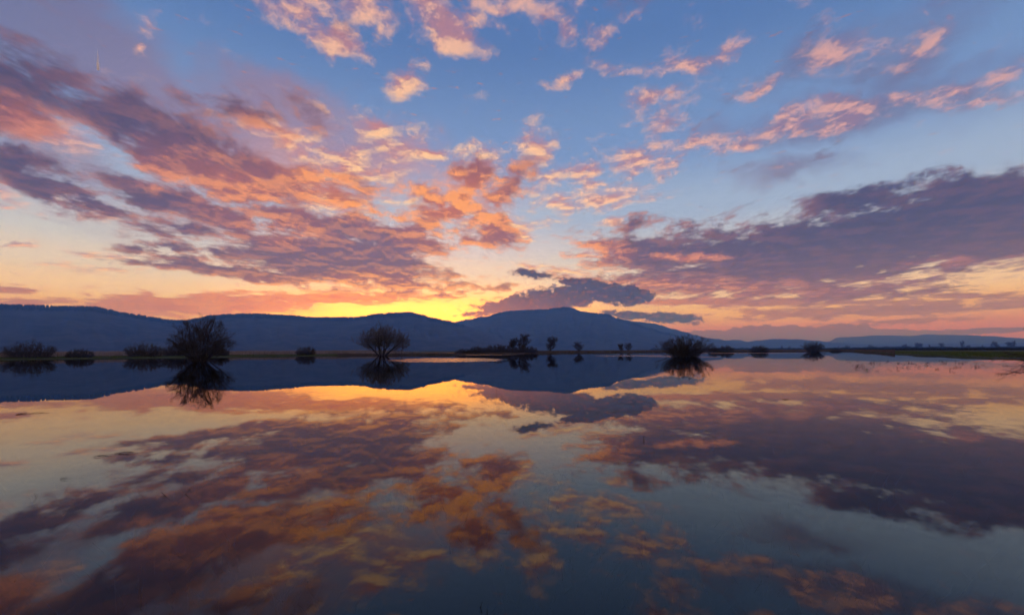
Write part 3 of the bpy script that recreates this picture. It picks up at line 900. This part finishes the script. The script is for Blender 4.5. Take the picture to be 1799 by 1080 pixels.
# a leafless shrub leaning out over the bank at the edge of the view
def leaning_shrub():
    rng = random.Random(77)
    base = Vector(foot(51.6, 66))
    root = empty('leaning_shrub', base)
    across = Vector((-math.cos(R(51.6)), math.sin(R(51.6)), 0))      # sideways, towards the middle of the lake
    crown = Wood()
    for i, (dz, L) in enumerate(((0.75, 4.6), (0.62, 5.2), (0.46, 5.0), (0.34, 5.1), (0.22, 4.8), (0.9, 3.6), (0.55, 4.2), (0.30, 4.2), (1.4, 3.0), (0.14, 4.6))):
        d = across + UP * dz + jit(rng, 0.10)
        pts = wander(rng, Vector((0, 0, 0.1)) + jit(rng, 0.12), d, L, 7, 0.05, -0.035)
        w = Wood(); w.tube(pts, 0.06, 0.014, 6)
        mesh_obj('limb', w.v, w.f, MAT['bark'], root, True)
        for _ in range(7):
            p, dd = along(pts, rng.uniform(0.35, 0.97))
            q = wander(rng, p, tilted(rng, dd, rng.uniform(0.25, 0.7)), rng.uniform(0.6, 1.5), 4, 0.10, 0.02)
            crown.tube(q, 0.018, 0.008)
            TW_SUB[0] = 2
            twigs(rng, crown, q, 0.4, 3, 0.008, 0.02, 0.3, 0)
    mesh_obj('crown', crown.v, crown.f, MAT['twig'], root)
    tag(root, 'bare shrub leaning sideways with long drooping branches over the grassy bank', 'shrub')


leaning_shrub()


# ------------------------------------------------------------------ grass, sedge and reeds
def blades(name, mat, count, span, depth, height, width, seed, patch=0.0, gap=None, bottom=0.02):
    rng = random.Random(seed)
    vs, fs = [], []
    tries = 0
    while len(fs) < count and tries < count * 5:
        tries += 1
        az = rng.uniform(*span)
        r = table(SHORE, az) + rng.uniform(*depth)
        x, y, _ = pol(az, r)
        if patch and wob(x, y, 0.05, seed) < patch: continue
        z = ground_z(az, r) if r < 900 else 0.3
        if z < bottom: continue
        h = height * rng.uniform(0.55, 1.2) * (1 + 0.35 * wob(x, y, 0.11, seed + 1))
        a = rng.uniform(0, 3.14159)
        wx, wy = width * math.cos(a) * 0.5, width * math.sin(a) * 0.5
        lx, ly = rng.gauss(0, 0.18) * h, rng.gauss(0, 0.18) * h
        b = len(vs)
        vs += [(x - wx, y - wy, z - 0.05), (x + wx, y + wy, z - 0.05), (x + lx, y + ly, z + h)]
        fs.append((b, b + 1, b + 2))
    return mesh_obj(name, vs, fs, MAT[mat])


tag(blades('bank_grass', 'grass', 30000, (-62, -20), (0.5, 26), 0.22, 0.12, 1), 'short green grass along the shore below the shrubs', 'grass', kind='stuff')
tag(blades('bank_grass', 'grass', 70000, (36.5, 60), (1, 120), 0.16, 0.14, 2), 'short green grass on the bank with the leaning shrub', 'grass', kind='stuff')
tag(blades('reed_bed', 'reed', 48000, (-62, -4), (30, 110), 1.45, 0.2, 3), 'pale dry reed bed behind the shore under the forested hill', 'reeds', kind='stuff')
tag(blades('sedge_bed', 'sedge', 16000, (-21, 3.2), (0.6, 12), 0.42, 0.12, 4), 'tawny sedge on the narrow spit', 'sedge', kind='stuff')
tag(blades('sedge_bed', 'sedge', 34000, (2, 40), (1, 90), 0.75, 0.22, 6), 'brown sedge along the far shore under the mountain', 'sedge', kind='stuff')
tag(blades('rush_bed', 'mud', 16000, (33, 56), (260, 330), 1.1, 0.5, 8), 'dark rushes along the back of the grassy bank', 'rushes', kind='stuff')


def far_hedge():
    rng = random.Random(15)
    vs, fs = [], []
    for _ in range(2600):
        az = rng.uniform(17, 60)
        r = rng.uniform(1500, 2600)
        x, y, _ = pol(az, r)
        h = max(1.2, rng.uniform(2, 5.0) * (1 + 1.0 * wob(x, y, 0.006, 4)))
        w = h * rng.uniform(0.8, 1.8)
        b = len(vs)
        for hz, ww in ((0, 0.8), (0.5, 1.0), (0.85, 0.6)):
            for q in range(5):
                a = q * 1.2566 + rng.random() * 0.5
                vs.append((x + w * ww * math.cos(a), y + w * ww * math.sin(a), 0.1 + h * hz * rng.uniform(0.9, 1.1)))
        vs.append((x, y, h))
        for lv in range(2):
            for q in range(5):
                fs.append((b + lv * 5 + q, b + lv * 5 + (q + 1) % 5, b + lv * 5 + 5 + (q + 1) % 5, b + lv * 5 + 5 + q))
        for q in range(5):
            fs.append((b + 10 + q, b + 10 + (q + 1) % 5, b + 15))
    tag(mesh_obj('far_hedge', vs, fs, MAT['conifer']), 'hazy line of hedges and scrub across the far plain', 'hedge', kind='stuff')


far_hedge()


# ------------------------------------------------------------------ small things in the water
def mud_bar():
    n = 40
    vs, fs = [], []
    c = Vector(pol(42.6, 108))
    ax = Vector((math.cos(R(42.6)), -math.sin(R(42.6)), 0)); ay = Vector((math.sin(R(42.6)), math.cos(R(42.6)), 0))
    for j, (f, z) in enumerate(((1.0, -0.1), (0.75, 0.03), (0.35, 0.07))):
        for i in range(n):
            a = 6.2832 * i / n
            k = 1 + 0.35 * wob(math.cos(a) * 2, math.sin(a) * 2, 1.0, 6)
            vs.append(tuple(c + ax * (2.9 * f * k * math.cos(a)) + ay * (1.1 * f * k * math.sin(a)) + UP * z))
    vs.append(tuple(c + UP * 0.08))
    for j in range(2):
        for i in range(n):
            fs.append((j * n + i, j * n + (i + 1) % n, (j + 1) * n + (i + 1) % n, (j + 1) * n + i))
    for i in range(n):
        fs.append((2 * n + i, 2 * n + (i + 1) % n, 3 * n))
    tag(mesh_obj('mud_bar', vs, fs, MAT['mud'], smooth=True), 'thin dark mud bar in the water before the grassy bank', 'mud bar')


mud_bar()


def stems(name, loc, n, height, spread, seed, mat='weed', lean=0.5, r=0.006):
    rng = random.Random(seed)
    w = Wood()
    for _ in range(n):
        a = rng.uniform(0, 6.283)
        p = Vector((math.cos(a), math.sin(a), 0)) * spread * rng.random()
        d = Vector((rng.gauss(0, lean), rng.gauss(0, lean), 1))
        q = wander(rng, p + UP * -0.12, d, height * rng.uniform(0.5, 1.1) + 0.12, 4, 0.12, 0.0)
        w.tube(q, r, r * 0.35)
        if rng.random() < 0.4:
            p2, d2 = along(q, 0.7)
            w.tube(wander(rng, p2, tilted(rng, d2, 0.9), height * 0.4, 3, 0.1, -0.1), r * 0.8, r * 0.3)
    o = mesh_obj(name, w.v, w.f, MAT[mat])
    o.location = loc
    return o


rng = random.Random(31)
tufts = [stems('weed_tuft', (0, 0, 0), n, h, s, 60 + i, r=0.013) for i, (n, h, s) in enumerate(((5, 0.30, 0.10), (3, 0.22, 0.06), (7, 0.34, 0.16), (4, 0.18, 0.14)))]
for i in range(150):
    az = rng.uniform(36.5, 49.5)
    lim = table(SHORE, az)
    r = 30 + rng.random() ** 0.6 * (min(lim - 4, 80) - 30)
    if az < 43: r = rng.uniform(38, 70)
    o = tufts[i] if i < 4 else link(tufts[i % 4].copy())
    o.location = pol(az, r)
    o.rotation_euler = (0, 0, rng.uniform(0, 6.28))
    s = rng.uniform(0.32, 0.8)
    o.scale = (s, s, s * rng.uniform(0.7, 1.2))
    tag(o, 'little dark weed tuft poking out of the shallows before the grassy bank', 'weed', 'weed tufts in the shallows')

tag(stems('stick', pol(-1.9, 15.76), 1, 0.26, 0.0, 90, 'drift', 0.06, 0.007), 'single thin stick upright in the water below the mountain reflection', 'stick')
tag(stems('reed_stem', pol(15.9, 8.0), 2, 0.12, 0.05, 93, 'weed', 0.25, 0.004), 'two short dark stems together in calm open water', 'stem')
tag(stems('reed_stem', pol(-36.0, 6.04), 3, 0.12, 0.03, 95, 'weed', 0.45, 0.005), 'bent dark stem with a leaf, alone in cloud reflections', 'stem')
tag(stems('weed_tuft', pol(-45.7, 6.84), 2, 0.06, 0.03, 96, 'weed', 0.6, 0.004), 'tiny split weed shoot alone near the water weeds', 'weed')
tag(stems('weed_tuft', pol(-38.4, 4.95), 3, 0.035, 0.04, 97, 'weed', 0.8, 0.0035), 'tiny curled weed shoot closest to the drowned plants', 'weed')
tag(stems('weed_tuft', pol(-3.5, 2.72), 4, 0.05, 0.05, 98, 'weed', 0.5, 0.004), 'dark weed shoot at the near edge of the water', 'weed')


def floating(name, loc, n, length, seed, mat, r, turn):
    rng = random.Random(seed)
    w = Wood()
    for i in range(n):
        p = Vector((rng.uniform(-1, 1) * length * 0.6, rng.uniform(-1, 1) * length * 0.25, 0.004))
        d = Vector((1, rng.gauss(0, 0.35), 0.0))
        q = [p]
        for s in range(4):
            d = (d + Vector((0, rng.gauss(0, 0.35), rng.gauss(0, 0.05)))).normalized()
            p = p + d * length * rng.uniform(0.08, 0.16)
            q.append(Vector((p.x, p.y, 0.002 + 0.02 * rng.random())))
        w.tube(q, r, r * 0.5)
    o = mesh_obj(name, w.v, w.f, MAT[mat])
    o.location = loc
    o.rotation_euler = (0, 0, turn)
    return o


tag(floating('floating_twig', pol(30.3, 15.8), 3, 0.36, 5, 'drift', 0.005, R(-30)), 'thin broken twig floating on the open water below the far bank cloud', 'twig')
tag(floating('floating_weed', pol(-41.3, 8.9), 7, 0.34, 6, 'weed', 0.0035, R(38)), 'strand of dark weed with leaf tips floating on the water', 'weed')
tag(floating('floating_weed', pol(-46.9, 16.4), 7, 0.5, 7, 'weed', 0.004, R(46)), 'thin raft of dark weed bits floating far from the shrubs', 'weed')
tag(floating('floating_weed', pol(-44.0, 7.6), 3, 0.16, 8, 'weed', 0.0022, R(40)), 'few short weed scraps floating near the long weed strand', 'weed')


def drowned_grass():
    """blades of flooded meadow grass just under the surface near the camera"""
    rng = random.Random(44)
    vs, fs = [], []
    for _ in range(6000):
        az = rng.uniform(-56, 56)
        r = 1.2 + 11.0 * rng.random() ** 1.4
        x, y, _ = pol(az, r)
        if wob(x, y, 0.6, 2) < -0.15: continue
        z = -0.42
        h = rng.uniform(0.10, 0.36)
        a = rng.uniform(0, 6.283)
        lx, ly = math.cos(a) * h * 0.9, math.sin(a) * h * 0.9
        wx, wy = -math.sin(a) * 0.004, math.cos(a) * 0.004
        b = len(vs)
        vs += [(x - wx, y - wy, z), (x + wx, y + wy, z), (x + lx, y + ly, z + h)]
        fs.append((b, b + 1, b + 2))
    tag(mesh_obj('drowned_grass', vs, fs, MAT['drowned']), 'flooded meadow grass under the clear shallow water', 'grass', kind='stuff')


drowned_grass()


# ------------------------------------------------------------------ vapour trail of an aircraft
def contrail():
    root = empty('contrail', pol(-43.05, 9000, 9000 * math.tan(R(24.9))))
    d = Vector(pol(-43.1, 9000, 9000 * math.tan(R(26.6)))) - root.location
    side = Vector((math.cos(R(43)), math.sin(R(43)), 0))
    for s, L in ((-1, 1.0), (1, 0.8)):
        rng = random.Random(3 + s)
        pts, n = [], 12
        w = Wood()
        ctr = [side * (s * 7.0) + d * (L * i / n) + jit(rng, 0.8) for i in range(n + 1)]
        rad = [10 * min(1, 0.25 + i * 0.5) * (1 - i / n) ** 0.9 * (0.55 if i > 5 else 1) + 0.5 for i in range(n + 1)]
        for i in range(n):
            w.tube([ctr[i], ctr[i + 1]], rad[i], rad[i + 1], 8)
        mesh_obj('vapour_streak', w.v, w.f, MAT['vapour'], root, True)
    tag(root, 'short bright twin vapour trail high in the purple cloud', 'contrail')


contrail()


# ------------------------------------------------------------------ haze
def haze_box():
    me = bpy.data.meshes.new('haze')
    bm = bmesh.new()
    bmesh.ops.create_cube(bm, size=1.0)
    top, low, half = 590.0, -6.0, 13400.0
    for v in bm.verts:
        v.co = (v.co.x * 2 * half, v.co.y * 2 * half, low if v.co.z < 0 else top)
    bm.to_mesh(me); bm.free()
    m = bpy.data.materials.new('haze')
    m.use_nodes = True
    t = m.node_tree
    for n in list(t.nodes):
        if n.type == 'BSDF_PRINCIPLED': t.nodes.remove(n)
    pv = t.nodes.new('ShaderNodeVolumePrincipled')
    pv.inputs['Color'].default_value = HAZE_COLOR
    pv.inputs['Density'].default_value = HAZE_DENSITY
    pv.inputs['Absorption Color'].default_value = (1, 1, 1, 1)
    pv.inputs['Anisotropy'].default_value = 0.0
    t.links.new(pv.outputs[0], t.nodes['Material Output'].inputs['Volume'])
    me.materials.append(m)
    o = link(bpy.data.objects.new('haze', me))
    tag(o, 'thin blue evening haze lying over the lake and hills', 'haze', kind='stuff')


HAZE_DENSITY = 2.3e-4
HAZE_COLOR = (0.18, 0.46, 1.0, 1)        # short wavelengths scatter most
haze_box()
